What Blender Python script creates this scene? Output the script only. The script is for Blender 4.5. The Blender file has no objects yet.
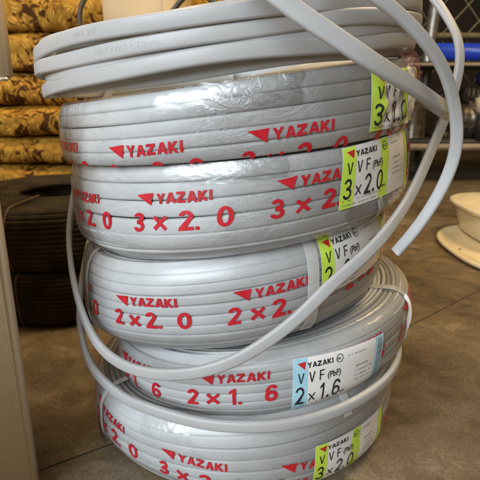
import bpy, bmesh, math, random
import numpy as np
from mathutils import Vector, noise

random.seed(7)
S = bpy.context.scene
COL = S.collection
R = math.radians
def tan(d): return math.tan(math.radians(d))

# ------------------------------------------------------------------ materials
def new_mat(name):
    m = bpy.data.materials.new(name); m.use_nodes = True
    nt = m.node_tree
    return m, nt, nt.nodes['Principled BSDF']

def nd(nt, t, **kw):
    n = nt.nodes.new(t)
    for k, v in kw.items(): setattr(n, k, v)
    return n

def ramp(nt, fac, stops):
    r = nd(nt, 'ShaderNodeValToRGB')
    e = r.color_ramp.elements
    while len(e) > 1: e.remove(e[-1])
    e[0].position = stops[0][0]; e[0].color = (*stops[0][1], 1)
    for p, c in stops[1:]:
        x = e.new(p); x.color = (*c, 1)
    nt.links.new(fac, r.inputs['Fac'])
    return r.outputs['Color']

def math_(nt, op, a, b=None, c=None):
    n = nd(nt, 'ShaderNodeMath', operation=op)
    for i, v in enumerate((a, b, c)):
        if v is None: continue
        if isinstance(v, (int, float)): n.inputs[i].default_value = v
        else: nt.links.new(v, n.inputs[i])
    return n.outputs[0]

def noise_(nt, vec, scale, detail=4, rough=.55, dist=0.):
    n = nd(nt, 'ShaderNodeTexNoise')
    n.inputs['Scale'].default_value = scale; n.inputs['Detail'].default_value = detail
    n.inputs['Roughness'].default_value = rough; n.inputs['Distortion'].default_value = dist
    if vec is not None: nt.links.new(vec, n.inputs['Vector'])
    return n

def mapping(nt, vec, scale=(1, 1, 1), rot=(0, 0, 0)):
    m = nd(nt, 'ShaderNodeMapping'); m.inputs['Scale'].default_value = scale; m.inputs['Rotation'].default_value = rot
    nt.links.new(vec, m.inputs['Vector']); return m.outputs[0]

def surf(name, c1, c2, rough=.5, scale=30, bump=.1, bscale=300, metal=0., rvar=.12, dist=.0006, coat=0.):
    m, nt, p = new_mat(name)
    co = nd(nt, 'ShaderNodeTexCoord').outputs['Object']
    n = noise_(nt, co, scale, 5)
    nt.links.new(ramp(nt, n.outputs['Fac'], [(.3, c1), (.7, c2)]), p.inputs['Base Color'])
    n2 = noise_(nt, co, bscale, 3)
    b = nd(nt, 'ShaderNodeBump'); b.inputs['Strength'].default_value = bump; b.inputs['Distance'].default_value = dist
    nt.links.new(n2.outputs['Fac'], b.inputs['Height']); nt.links.new(b.outputs[0], p.inputs['Normal'])
    rr = nd(nt, 'ShaderNodeMapRange'); rr.inputs['To Min'].default_value = rough - rvar; rr.inputs['To Max'].default_value = rough + rvar
    nt.links.new(n.outputs['Fac'], rr.inputs['Value']); nt.links.new(rr.outputs[0], p.inputs['Roughness'])
    p.inputs['Metallic'].default_value = metal
    p.inputs['Coat Weight'].default_value = coat
    return m

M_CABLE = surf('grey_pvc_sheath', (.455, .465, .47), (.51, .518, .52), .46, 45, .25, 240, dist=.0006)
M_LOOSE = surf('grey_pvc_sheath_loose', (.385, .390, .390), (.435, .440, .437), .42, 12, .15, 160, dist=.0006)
M_BLACK = surf('dusty_black_pvc_sheath', (.009, .0068, .0045), (.052, .039, .023), .6, 20, .3, 250)
M_BLACK.node_tree.nodes['Principled BSDF'].inputs['Specular IOR Level'].default_value = .2
M_PAPER = surf('white_label_paper', (.70, .69, .66), (.80, .79, .76), .42, 40, .25, 90, dist=.001)
M_LIME = surf('lime_label_ink', (.50, .72, .06), (.58, .80, .10), .42, 60, .2, 90, dist=.001)
M_BLUE = surf('light_blue_label_ink', (.32, .58, .70), (.38, .65, .76), .42, 60, .2, 90, dist=.001)
M_INK = surf('black_label_ink', (.012, .012, .012), (.03, .03, .03), .5, 60, 0, 90)
M_SMALLINK = surf('faded_label_ink', (.16, .155, .15), (.26, .25, .24), .5, 120, 0, 90)
M_RED = surf('red_film_ink', (.44, .010, .020), (.54, .018, .030), .35, 120, .1, 150)
M_REDLAB = surf('red_label_ink', (.50, .02, .02), (.56, .03, .03), .4, 120, .1, 150)
M_CREAM = surf('aged_cream_enamel', (.80, .71, .48), (.87, .80, .60), .25, 14, .15, 60, dist=.001, coat=.3)
M_HOLE = surf('dark_hole_paint', (.01, .008, .005), (.02, .015, .01), .8, 30, 0)
M_TAN = surf('tan_painted_steel', (.72, .59, .38), (.80, .67, .45), .5, 6, .35, 120, dist=.0008)
M_TANEDGE = surf('worn_bare_steel_edge', (.55, .50, .40), (.7, .65, .55), .35, 60, .3, 120, metal=.3)
M_BOARD = surf('pale_cardboard', (.42, .33, .21), (.50, .40, .26), .8, 10, .3, 120)
M_HOSE = surf('dark_rubber_hose', (.045, .036, .022), (.075, .06, .038), .5, 20, .2, 200)
M_STEEL = surf('galvanised_steel', (.22, .21, .19), (.42, .40, .36), .38, 40, .3, 120, metal=.75)
M_WIRE = surf('weathered_fence_wire', (.20, .165, .11), (.30, .25, .18), .5, 40, .3, 200, metal=.4)
M_RACK = surf('black_painted_steel', (.010, .009, .008), (.025, .021, .018), .45, 20, .3, 120)
M_RAIL = surf('dull_beige_steel', (.24, .18, .11), (.32, .25, .16), .5, 20, .3, 120)
M_BLUEP = surf('blue_gloss_paint', (.010, .04, .42), (.018, .065, .55), .3, 20, .2, 120)
M_YEL = surf('yellow_sticker_ink', (.7, .45, .05), (.78, .5, .07), .5, 60, 0)
M_WALL = surf('dark_shed_wall', (.022, .017, .011), (.042, .032, .02), .85, 3, .4, 30)
M_GREASE = surf('greasy_dark_metal', (.025, .021, .016), (.20, .165, .12), .28, 60, .5, 90, metal=.6)
M_IVORY = surf('ivory_plastic', (.44, .38, .28), (.52, .46, .34), .45, 30, .2, 120)
M_TOE = surf('copper_core', (.55, .25, .12), (.7, .35, .18), .3, 50, 0, metal=1.)

def scuffs(m, amt=.5, sc=55):
    nt = m.node_tree; p = nt.nodes['Principled BSDF']; src = p.inputs['Base Color'].links[0].from_socket
    co = nd(nt, 'ShaderNodeTexCoord').outputs['Object']
    a_ = noise_(nt, mapping(nt, co, (1, 1, 3.)), sc, 6, .75, .8); b_ = noise_(nt, co, 14, 3)
    f = math_(nt, 'MULTIPLY', ramp(nt, a_.outputs['Fac'], [(.58, (0,) * 3), (.70, (1,) * 3)]), ramp(nt, b_.outputs['Fac'], [(.45, (0,) * 3), (.65, (amt,) * 3)]))
    mx = nd(nt, 'ShaderNodeMix', data_type='RGBA'); nt.links.new(f, mx.inputs['Factor']); nt.links.new(src, mx.inputs['A']); mx.inputs['B'].default_value = (.22, .19, .15, 1)
    nt.links.new(mx.outputs['Result'], p.inputs['Base Color'])
scuffs(M_LOOSE, .22, 90); scuffs(M_CREAM, .5, 30); scuffs(M_TAN, .35, 30); scuffs(M_BLUEP, .6, 40)

def film_mat(name, stg, rgh, k):
    m, nt, p = new_mat(name)
    nt.nodes.remove(p)
    out = nt.nodes['Material Output']
    co = nd(nt, 'ShaderNodeTexCoord').outputs['Object']
    tr = nd(nt, 'ShaderNodeBsdfTransparent'); tr.inputs['Color'].default_value = (.985, .985, .98, 1)
    gl = nd(nt, 'ShaderNodeBsdfGlossy'); gl.inputs['Roughness'].default_value = rgh
    gl.inputs['Color'].default_value = (.95, .97, 1, 1)
    n1 = noise_(nt, mapping(nt, co, (1, 1, 2.0), (.3, .5, .2)), 30, 4, .55, 1.4)
    mask = noise_(nt, co, 9, 2)
    mk = ramp(nt, mask.outputs['Fac'], [(.42, (.12,) * 3), (.64, (1,) * 3)])
    ridge = math_(nt, 'ABSOLUTE', math_(nt, 'SUBTRACT', n1.outputs['Fac'], .5))
    ridge = math_(nt, 'POWER', math_(nt, 'SUBTRACT', 1., math_(nt, 'MULTIPLY', ridge, 3.)), 3.)
    h = math_(nt, 'MULTIPLY', ridge, mk)
    n2 = noise_(nt, co, 160, 2)
    h = math_(nt, 'ADD', h, math_(nt, 'MULTIPLY', n2.outputs['Fac'], .05))
    b = nd(nt, 'ShaderNodeBump'); b.inputs['Strength'].default_value = stg; b.inputs['Distance'].default_value = .0016
    nt.links.new(h, b.inputs['Height']); nt.links.new(b.outputs[0], gl.inputs['Normal'])
    fr = nd(nt, 'ShaderNodeFresnel'); fr.inputs['IOR'].default_value = 1.5
    nt.links.new(b.outputs[0], fr.inputs['Normal'])
    fac = math_(nt, 'MINIMUM', math_(nt, 'MULTIPLY', fr.outputs[0], k), .55)
    mx = nd(nt, 'ShaderNodeMixShader')
    nt.links.new(fac, mx.inputs[0]); nt.links.new(tr.outputs[0], mx.inputs[1]); nt.links.new(gl.outputs[0], mx.inputs[2])
    nt.links.new(mx.outputs[0], out.inputs['Surface'])
    return m
M_FILM = film_mat('clear_wrinkled_film', .62, .17, 1.0)
M_FILM_TIGHT = film_mat('clear_tight_film', .22, .26, .75)

def strap_mat():
    m, nt, p = new_mat('milky_plastic_strap')
    out = nt.nodes['Material Output']
    p.inputs['Base Color'].default_value = (.72, .72, .70, 1); p.inputs['Roughness'].default_value = .25
    tr = nd(nt, 'ShaderNodeBsdfTransparent'); mx = nd(nt, 'ShaderNodeMixShader')
    co = nd(nt, 'ShaderNodeTexCoord').outputs['Object']
    n = noise_(nt, co, 60, 3)
    nt.links.new(math_(nt, 'MULTIPLY_ADD', n.outputs['Fac'], .5, .28), mx.inputs[0])
    nt.links.new(tr.outputs[0], mx.inputs[1]); nt.links.new(p.outputs[0], mx.inputs[2])
    nt.links.new(mx.outputs[0], out.inputs['Surface'])
    return m
M_STRAP = strap_mat()
M_STRAPD = surf('grimy_brown_strap', (.07, .052, .028), (.11, .083, .047), .5, 60, .2, 120)

def pinkfilm():
    m, nt, p = new_mat('crumpled_pink_film')
    out = nt.nodes['Material Output']
    p.inputs['Base Color'].default_value = (.50, .20, .24, 1); p.inputs['Roughness'].default_value = .2
    tr = nd(nt, 'ShaderNodeBsdfTransparent'); mx = nd(nt, 'ShaderNodeMixShader'); mx.inputs[0].default_value = .18
    nt.links.new(tr.outputs[0], mx.inputs[1]); nt.links.new(p.outputs[0], mx.inputs[2])
    nt.links.new(mx.outputs[0], out.inputs['Surface']); return m
M_PINK = pinkfilm()

def floor_mat():
    m, nt, p = new_mat('stained_brown_concrete')
    co = nd(nt, 'ShaderNodeTexCoord').outputs['Object']
    big = noise_(nt, co, 3.2, 6, .6, .5)
    mid = noise_(nt, mapping(nt, co, (1, 1.15, 1), (0, 0, .6)), 14, 6, .65, 1.2)
    fine = noise_(nt, co, 210, 6, .8)
    v = math_(nt, 'ADD', math_(nt, 'MULTIPLY', big.outputs['Fac'], .4), math_(nt, 'ADD', math_(nt, 'MULTIPLY', mid.outputs['Fac'], .32), math_(nt, 'MULTIPLY', fine.outputs['Fac'], .36)))
    c = ramp(nt, v, [(.41, (.052, .037, .022)), (.50, (.115, .085, .051)), (.57, (.165, .126, .080)), (.66, (.29, .235, .165))])
    mx = nd(nt, 'ShaderNodeMix', data_type='RGBA'); mx.blend_type = 'MIX'
    st = noise_(nt, co, 7, 3, .5, 2.)
    spots = ramp(nt, st.outputs['Fac'], [(.60, (0,) * 3), (.70, (.45,) * 3)])
    nt.links.new(spots, mx.inputs['Factor']); nt.links.new(c, mx.inputs['A']); mx.inputs['B'].default_value = (.045, .030, .016, 1)
    nt.links.new(mx.outputs['Result'], p.inputs['Base Color'])
    b = nd(nt, 'ShaderNodeBump'); b.inputs['Strength'].default_value = .5; b.inputs['Distance'].default_value = .0012
    nt.links.new(v, b.inputs['Height']); nt.links.new(b.outputs[0], p.inputs['Normal'])
    nt.links.new(math_(nt, 'MULTIPLY_ADD', mid.outputs['Fac'], .5, .32), p.inputs['Roughness'])
    p.inputs['Specular IOR Level'].default_value = .35
    return m

def damask_mat():
    m, nt, p = new_mat('gold_damask_velvet')
    co = nd(nt, 'ShaderNodeTexCoord').outputs['Object']
    # pattern lives in the x-z plane of each folded quilt, with y folded in so the rounded edges carry it too
    wob = noise_(nt, co, 9, 3)
    vadd = nd(nt, 'ShaderNodeVectorMath', operation='MULTIPLY_ADD')
    nt.links.new(wob.outputs['Color'], vadd.inputs[0]); vadd.inputs[1].default_value = (.045,) * 3; nt.links.new(co, vadd.inputs[2])
    sx = nd(nt, 'ShaderNodeSeparateXYZ'); nt.links.new(vadd.outputs[0], sx.inputs[0])
    cb = nd(nt, 'ShaderNodeCombineXYZ')
    nt.links.new(sx.outputs['X'], cb.inputs['X'])
    nt.links.new(math_(nt, 'ADD', math_(nt, 'MULTIPLY', sx.outputs['Z'], 1.), math_(nt, 'MULTIPLY', sx.outputs['Y'], .8)), cb.inputs['Y'])
    SC = 7.0
    vo = nd(nt, 'ShaderNodeTexVoronoi', voronoi_dimensions='2D'); vo.inputs['Scale'].default_value = SC; vo.inputs['Randomness'].default_value = .75
    nt.links.new(cb.outputs[0], vo.inputs['Vector'])
    sub = nd(nt, 'ShaderNodeVectorMath', operation='SUBTRACT')
    nt.links.new(cb.outputs[0], sub.inputs[0]); nt.links.new(vo.outputs['Position'], sub.inputs[1])
    s2 = nd(nt, 'ShaderNodeSeparateXYZ'); nt.links.new(sub.outputs[0], s2.inputs[0])
    ang = math_(nt, 'ARCTAN2', s2.outputs['Y'], s2.outputs['X'])
    rot = nd(nt, 'ShaderNodeSeparateColor'); nt.links.new(vo.outputs['Color'], rot.inputs[0])
    dist = vo.outputs['Distance']
    pet = math_(nt, 'ABSOLUTE', math_(nt, 'SINE', math_(nt, 'ADD', math_(nt, 'MULTIPLY', ang, 4.), math_(nt, 'MULTIPLY', rot.outputs[0], 6.))))
    edge = math_(nt, 'MULTIPLY_ADD', pet, .24, .20)               # petal outline radius (cell units)
    dd = math_(nt, 'SUBTRACT', edge, dist)
    flower = nd(nt, 'ShaderNodeMapRange'); flower.inputs['From Min'].default_value = -.02; flower.inputs['From Max'].default_value = .03
    nt.links.new(dd, flower.inputs['Value'])
    veins = math_(nt, 'MULTIPLY', math_(nt, 'ABSOLUTE', math_(nt, 'SINE', math_(nt, 'ADD', math_(nt, 'MULTIPLY', ang, 14.), math_(nt, 'MULTIPLY', dist, 16.)))), 1.)
    rings = math_(nt, 'ABSOLUTE', math_(nt, 'SINE', math_(nt, 'MULTIPLY', dist, 17.)))
    # scroll leaves between the flowers
    sc = noise_(nt, cb.outputs[0], 21, 3, .5, 1.8)
    scroll = math_(nt, 'ABSOLUTE', math_(nt, 'SUBTRACT', sc.outputs['Fac'], .5))
    scr = nd(nt, 'ShaderNodeMapRange'); scr.inputs['From Min'].default_value = .10; scr.inputs['From Max'].default_value = .055
    nt.links.new(scroll, scr.inputs['Value'])
    relief = math_(nt, 'MAXIMUM', flower.outputs[0], math_(nt, 'MULTIPLY', scr.outputs[0], .85))
    detail = math_(nt, 'MULTIPLY', relief, math_(nt, 'MULTIPLY_ADD', math_(nt, 'MULTIPLY', veins, rings), .45, .55))
    pile = noise_(nt, co, 85, 5, .75)
    hh = math_(nt, 'ADD', detail, math_(nt, 'MULTIPLY', pile.outputs['Fac'], .3))
    col = ramp(nt, math_(nt, 'ADD', detail, math_(nt, 'MULTIPLY', math_(nt, 'SUBTRACT', pile.outputs['Fac'], .5), .6)),
               [(.02, (.060, .021, .005)), (.24, (.15, .060, .008)), (.58, (.34, .165, .020)), (1.0, (.58, .33, .058))])
    nt.links.new(col, p.inputs['Base Color'])
    p.inputs['Roughness'].default_value = .6
    p.inputs['Specular IOR Level'].default_value = .1
    b = nd(nt, 'ShaderNodeBump'); b.inputs['Strength'].default_value = .7; b.inputs['Distance'].default_value = .005
    nt.links.new(hh, b.inputs['Height']); nt.links.new(b.outputs[0], p.inputs['Normal'])
    return m
M_DAMASK = damask_mat()

# ------------------------------------------------------------------ object helpers
def thing(name, label, cat, loc=(0, 0, 0), group=None):
    o = bpy.data.objects.new(name, None); COL.objects.link(o)
    o.location = loc; o['label'] = label; o['category'] = cat; o.empty_display_size = .05
    if group: o['group'] = group
    return o
def world_loc(o):
    v = Vector((0, 0, 0))
    while o is not None: v += o.location; o = o.parent
    return v
def mesh_obj(name, V, F, mat, parent=None, smooth=True, loc=None, mats=None, fm=None):
    """V in world coordinates; origin put at the parent's origin (or loc)."""
    o0 = world_loc(parent) if parent else Vector(loc or (0, 0, 0))
    me = bpy.data.meshes.new(name)
    V = np.asarray(V, dtype=float) - np.array(o0)
    me.from_pydata(V.tolist(), [], [tuple(int(i) for i in f) for f in F])
    me.materials.append(mat)
    for m in (mats or []): me.materials.append(m)
    if fm is not None: me.polygons.foreach_set('material_index', fm)
    if smooth: me.polygons.foreach_set('use_smooth', [True] * len(me.polygons))
    me.update()
    o = bpy.data.objects.new(name, me); COL.objects.link(o)
    if parent: o.parent = parent
    else: o.location = o0
    return o

def section(w, t, n=4, r=None):
    """rounded rectangle; first axis = thickness (normal), second = width"""
    r = min(w, t) * .42 if r is None else r
    pts = []
    for cxs, cys, a0 in ((1, 1, 0), (-1, 1, 90), (-1, -1, 180), (1, -1, 270)):
        for k in range(n):
            a = R(a0 + 90 * k / (n - 1))
            pts.append((cxs * (t / 2 - r) + r * math.cos(a), cys * (w / 2 - r) + r * math.sin(a)))
    return np.array(pts)

class Geo:
    def __init__(s): s.V = []; s.F = []; s.n = 0
    def add(s, V, F):
        V = np.asarray(V, dtype=float)
        s.V.append(V); s.F += [tuple(i + s.n for i in f) for f in F]; s.n += len(V)
    def sweep(s, P, N, w, t, closed=False, r=None, wv=None):
        P = np.asarray(P, float); N = np.asarray(N, float); n = len(P)
        if closed: T = np.roll(P, -1, 0) - np.roll(P, 1, 0)
        else: T = np.gradient(P, axis=0)
        T /= np.linalg.norm(T, axis=1)[:, None]
        N = N - T * (N * T).sum(1)[:, None]; N /= np.linalg.norm(N, axis=1)[:, None]
        B = np.cross(T, N)
        sec = section(w, t, r=r); m = len(sec)
        k_ = np.ones(n) if wv is None else np.asarray(wv) / w
        V = P[:, None, :] + N[:, None, :] * sec[None, :, 0, None] + B[:, None, :] * sec[None, :, 1, None] * k_[:, None, None]
        V = V.reshape(-1, 3)
        F = []
        for i in range(n if closed else n - 1):
            j = (i + 1) % n
            for k in range(m):
                l = (k + 1) % m
                F.append((i * m + k, i * m + l, j * m + l, j * m + k))
        if not closed:
            F.append(tuple(range(m))); F.append(tuple((n - 1) * m + k for k in reversed(range(m))))
        s.add(V, F)
    def box(s, c, d, rz=0, bev=.004):
        bm = bmesh.new(); bmesh.ops.create_cube(bm, size=1)
        for v in bm.verts: v.co = Vector((v.co.x * d[0], v.co.y * d[1], v.co.z * d[2]))
        if bev: bmesh.ops.bevel(bm, geom=list(bm.edges), offset=bev, segments=2, affect='EDGES')
        s.bm(bm, c, rz)
    def bm(s, bm, c=(0, 0, 0), rz=0, rot=None):
        from mathutils import Matrix
        M = Matrix.Translation(c) @ Matrix.Rotation(rz, 4, 'Z')
        if rot: M = M @ rot
        bm.verts.ensure_lookup_table()
        s.add([tuple(M @ v.co) for v in bm.verts], [tuple(v.index for v in f.verts) for f in bm.faces]); bm.free()
    def lathe(s, prof, c, n=48, sq=None):
        V = []; F = []
        for i in range(n):
            a = 2 * math.pi * i / n
            k = 1 if sq is None else sq(a)
            for r, z in prof: V.append((c[0] + r * k * math.sin(a), c[1] - r * k * math.cos(a), c[2] + z))
        m = len(prof)
        for i in range(n):
            j = (i + 1) % n
            for k in range(m - 1): F.append((i * m + k, j * m + k, j * m + k + 1, i * m + k + 1))
        s.add(V, F)
    def obj(s, name, mat, parent=None, **kw):
        return mesh_obj(name, np.concatenate(s.V), s.F, mat, parent, **kw)

def catmull(pts, step=.004):
    P = [np.array(p, float) for p in pts]
    P = [2 * P[0] - P[1]] + P + [2 * P[-1] - P[-2]]
    out = []
    for i in range(1, len(P) - 2):
        a, b, c, d = P[i - 1:i + 3]
        n = max(2, int(np.linalg.norm((c - b)[:3]) / step))
        for k in range(n):
            t = k / n
            out.append(.5 * (2 * b + (c - a) * t + (2 * a - 5 * b + 4 * c - d) * t * t + (3 * b - a - 3 * c + d) * t ** 3))
    out.append(P[-2])
    out = np.array(out)
    for _ in range(6):
        out[1:-1] = .25 * out[:-2] + .5 * out[1:-1] + .25 * out[2:]
    return out

# ------------------------------------------------------------------ wrapped cable coils
class Coil:
    def __init__(s, cx, cy, Ro, zb, tb, zt, tt, n, w, th, ri, insT, insB, seed, lump=.0018, ty=0):
        s.__dict__.update(locals()); s.rng = np.random.RandomState(seed)
        s.ph = s.rng.rand(8) * 6.28
    def r(s, a, t):
        u = 2 * np.asarray(t) - 1
        ins = np.where(u > 0, s.insT, s.insB) * np.abs(u) ** 4.2
        lum = s.lump * (np.sin(2 * a + s.ph[0]) + .6 * np.sin(3 * a + s.ph[1] + 1.5 * u) + .45 * np.sin(5 * a + s.ph[2] - 2 * u))
        return s.Ro - ins + lum
    def W(s, a, t, off=0., rad=None):
        a = np.asarray(a, float); t = np.asarray(t, float)
        r = (s.r(a, t) if rad is None else rad) + off
        x = r * np.sin(a); y = -r * np.cos(a)
        b = s.zb + x * tan(s.tb) ; h = s.zt + x * tan(s.tt) - b
        return np.stack(np.broadcast_arrays(s.cx + x, s.cy + y, b + t * h), -1)
    def h(s, a):
        x = s.Ro * math.sin(a); return s.zt - s.zb + x * (tan(s.tt) - tan(s.tb))
    def ring(s, g, t0, depth=0., N=180):
        a = np.linspace(0, 2 * math.pi, N, endpoint=False)
        q = s.rng.rand(6) * 6.28
        t = t0 + (.028 / s.n) * (np.sin(a + q[0]) + .7 * np.sin(2 * a + q[1]) + .5 * np.sin(4 * a + q[2]))
        dr = .00016 * (np.sin(a + q[3]) + np.sin(3 * a + q[4]) + .6 * np.sin(7 * a + q[5]))
        e = .02
        P = s.W(a, t, 0); Pu = s.W(a, t + e, 0); Pd = s.W(a, t - e, 0)
        Tv = Pu - Pd; Tv /= np.linalg.norm(Tv, axis=1)[:, None]
        Th = np.stack([np.cos(a), np.sin(a), 0 * a], -1)
        Nn = np.cross(Th, Tv); Nn /= np.linalg.norm(Nn, axis=1)[:, None]
        C = s.W(a, t, 0) - Nn * (s.th * .5 - dr[:, None] + .0004)
        rad = np.stack([np.sin(a), -np.cos(a), 0 * a], -1)
        C = C - rad * depth
        if depth > 0: Nn = rad
        # width follows the wedge of the coil
        hh = np.array([s.h(x) for x in a]) / s.n * .99
        if depth == 0: hh = hh * np.minimum(1.35, 1 / np.maximum(.2, Tv[:, 2]))
        g.sweep(C, Nn, float(hh.mean()), s.th * .97, closed=True, wv=hh)
    def cable(s):
        g = Geo()
        for i in range(s.n): s.ring(g, (i + .5) / s.n)
        nl = int((s.Ro - s.ri) / s.th)
        for j in range(1, nl):
            s.ring(g, 1 - .5 / s.n, j * s.th * 1.0, 144)
            if j in (1, 2, nl - 1): s.ring(g, .5 / s.n, j * s.th, 120)
        for i in range(1, s.n - 1): s.ring(g, (i + .5) / s.n, (nl - 1) * s.th, 120)
        return g
    def film(s, wk=1.):
        a = np.linspace(0, 2 * math.pi, 260, endpoint=False)
        prof = []
        rt = 1.0
        nl = int((s.Ro - s.ri) / s.th)
        V = []; rows = 0
        for t in np.linspace(.01, .99, 26):
            wr = np.array([noise.noise(Vector((3.2 * math.sin(x) * 4, 3.2 * math.cos(x) * 4, t * 2.2 + s.seed))) for x in a])
            wr2 = np.array([noise.noise(Vector((8 * math.sin(x) * 5, 8 * math.cos(x) * 5, t * 4 + 3 * s.seed))) for x in a])
            sag = .0004 * (1 + np.cos(2 * math.pi * (t * s.n)))  # drawn in a little over each groove
            off = .0002 + wk * (.0004 * np.abs(wr) + .00015 * wr2) - sag * .3
            V.append(s.W(a, np.full_like(a, t), off)); rows += 1
        for q in np.linspace(0, 1, 9):
            rad = s.r(a, np.full_like(a, .99)) * (1 - q) + (s.ri + .004) * q
            wr = np.array([noise.noise(Vector((30 * rr * math.sin(x), 30 * rr * math.cos(x), s.seed))) for x, rr in zip(a, rad)])
            V.append(s.W(a, np.full_like(a, 1.0), 0., rad) + np.stack([0 * a, 0 * a, .0008 + .0004 * wk * wr], -1)); rows += 1
        V = np.concatenate(V); n = len(a); F = []
        for i in range(rows - 1):
            for k in range(n):
                l = (k + 1) % n
                F.append((i * n + k, i * n + l, (i + 1) * n + l, (i + 1) * n + k))
        g = Geo(); g.add(V, F); return g
    def strap(s, a0, w=.010, t0=.02, lean=0., off=.0016, top=True, tk=.0005, t1=.985):
        P = []; N = []
        for t in np.linspace(t0, t1, 24):
            a = a0 + lean * (t - .5)
            P.append(s.W(a, t, off)); N.append((math.sin(a), -math.cos(a), .0))
        if top:
            r0 = float(s.r(a0, .985)) + off
            for q in np.linspace(.04, 1, 14):
                p = s.W(a0 + lean * .5, 1.0, 0, r0 * (1 - q) + s.ri * q); p[2] += .0022 * min(1, q * 8 + .3)
                P.append(p); N.append((0.0, 0.0, 1.0))
        P = np.array(P); N = np.array(N, float)
        for _ in range(3):
            N[1:-1] = (N[:-2] + 2 * N[1:-1] + N[2:]) / 4; P[1:-1] = (P[:-2] + 2 * P[1:-1] + P[2:]) / 4
        g = Geo(); g.sweep(P, N, w, tk, r=tk * .4); return g

# ------------------------------------------------------------------ flat lettering -> mesh
YAZ = {
 'Y': [[(0, 1), (.32, 1), (.52, .66), (.72, 1), (1.04, 1), (.66, .42), (.66, 0), (.38, 0), (.38, .42)]],
 'A': [[(0, 0), (.36, 1), (.70, 1), (1.06, 0), (.76, 0), (.70, .2), (.36, .2), (.30, 0)], [(.43, .4), (.53, .74), (.63, .4)]],
 'Z': [[(0, 1), (.95, 1), (.95, .76), (.40, .24), (.97, .24), (.97, 0), (0, 0), (0, .24), (.55, .76), (0, .76)]],
 'K': [[(0, 0), (0, 1), (.28, 1), (.28, .64), (.60, 1), (.98, 1), (.54, .53), (1.02, 0), (.66, 0), (.35, .35), (.28, .28), (.28, 0)]],
 'I': [[(0, 0), (0, 1), (.28, 1), (.28, 0)]],
}
def polys(name, loops):
    cu = bpy.data.curves.new(name, 'CURVE'); cu.dimensions = '2D'; cu.fill_mode = 'BOTH'
    for L in loops:
        sp = cu.splines.new('POLY'); sp.points.add(len(L) - 1)
        for p, q in zip(sp.points, L): p.co = (q[0], q[1], 0, 1)
        sp.use_cyclic_u = True
    return cu
def text_curve(s, size, bold=0.):
    cu = bpy.data.curves.new('lettering', 'FONT'); cu.body = s; cu.size = size; cu.offset = bold; cu.resolution_u = 3
    return cu
def arc(cx, cy, rx, ry, a0, a1, n=14):
    return [(cx + rx * math.cos(R(a0 + (a1 - a0) * i / n)), cy + ry * math.sin(R(a0 + (a1 - a0) * i / n))) for i in range(n + 1)]
def glyph(ch, s=.15):
    """plain grotesque figures, height 1; returns (loops, advance width)"""
    if ch == '0': return [arc(.31, .5, .31, .5, 0, 345, 23), arc(.31, .5, .31 - s, .5 - s * .95, 0, 345, 23)], .62
    if ch == '1': return [[(.27, 0), (.27, .79), (.10, .68), (.10, .68 + s), (.31, 1), (.27 + s, 1), (.27 + s, 0)]], .50
    if ch == '2':
        return [arc(.30, .70, .29, .30, 172, -35) + [(.31 + s * .1, s), (.60, s), (.60, 0), (.0, 0), (.0, s * .75)] + arc(.30, .70, .29 - s, .30 - s, -40, 172)], .60
    if ch == '3':
        return [arc(.29, .735, .27, .265, 165, -42) + arc(.29, .285, .30, .285, 50, -168, 18) + arc(.29, .285, .30 - s, .285 - s, -168, 80, 18)
                + [(.19, .51 - s / 2), (.19, .51 + s / 2)] + arc(.29, .735, .27 - s, .265 - s, -80, 165)], .59
    if ch == '6':
        return [arc(.33, .62, .30, .38, 22, 180) + arc(.31, .31, .31, .31, 180, 475, 24) + arc(.33, .62, .30 - s, .38 - s, 160, 22), arc(.31, .31, .31 - s, .31 - s, 0, 345, 20)], .62
    if ch == '.': return [arc(.05, .10, .105, .10, 0, 330, 11)], .15
    if ch == 'V': return [[(0, 1), (s * 1.05, 1), (.36, .20), (.72 - s * 1.05, 1), (.72, 1), (.36 + s * .55, 0), (.36 - s * .55, 0)]], .72
    if ch == 'F': return [[(0, 0), (0, 1), (.56, 1), (.56, 1 - s * .9), (s, 1 - s * .9), (s, .56), (.50, .56), (.50, .56 - s * .9), (s, .56 - s * .9), (s, 0)]], .56
    if ch == '×':
        L = []; w = s * .50; d = .36
        for q in range(4):
            A = R(45 + 90 * q); ux, uy = math.cos(A), math.sin(A); vx, vy = -uy, ux
            L += [(d + ux * d * 1.2 - vx * w, d + .06 + uy * d * 1.2 - vy * w), (d + ux * d * 1.2 + vx * w, d + .06 + uy * d * 1.2 + vy * w),
                  (d + math.cos(A + R(45)) * w * 1.414, d + .06 + math.sin(A + R(45)) * w * 1.414)]
        return [L], .72
def digit_row(txt, H, ox, oy, sx=1., s=.15, gap=.13):
    out = []; x = 0
    for ch in txt:
        L, adv = glyph(ch, s)
        out.append(flat(polys('figure', [[((x + px * sx) * H, py * H) for px, py in lp] for lp in L]), 1, ox, oy, 0, .0025))
        x += adv * sx + gap
    return out
_dg = None
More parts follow.
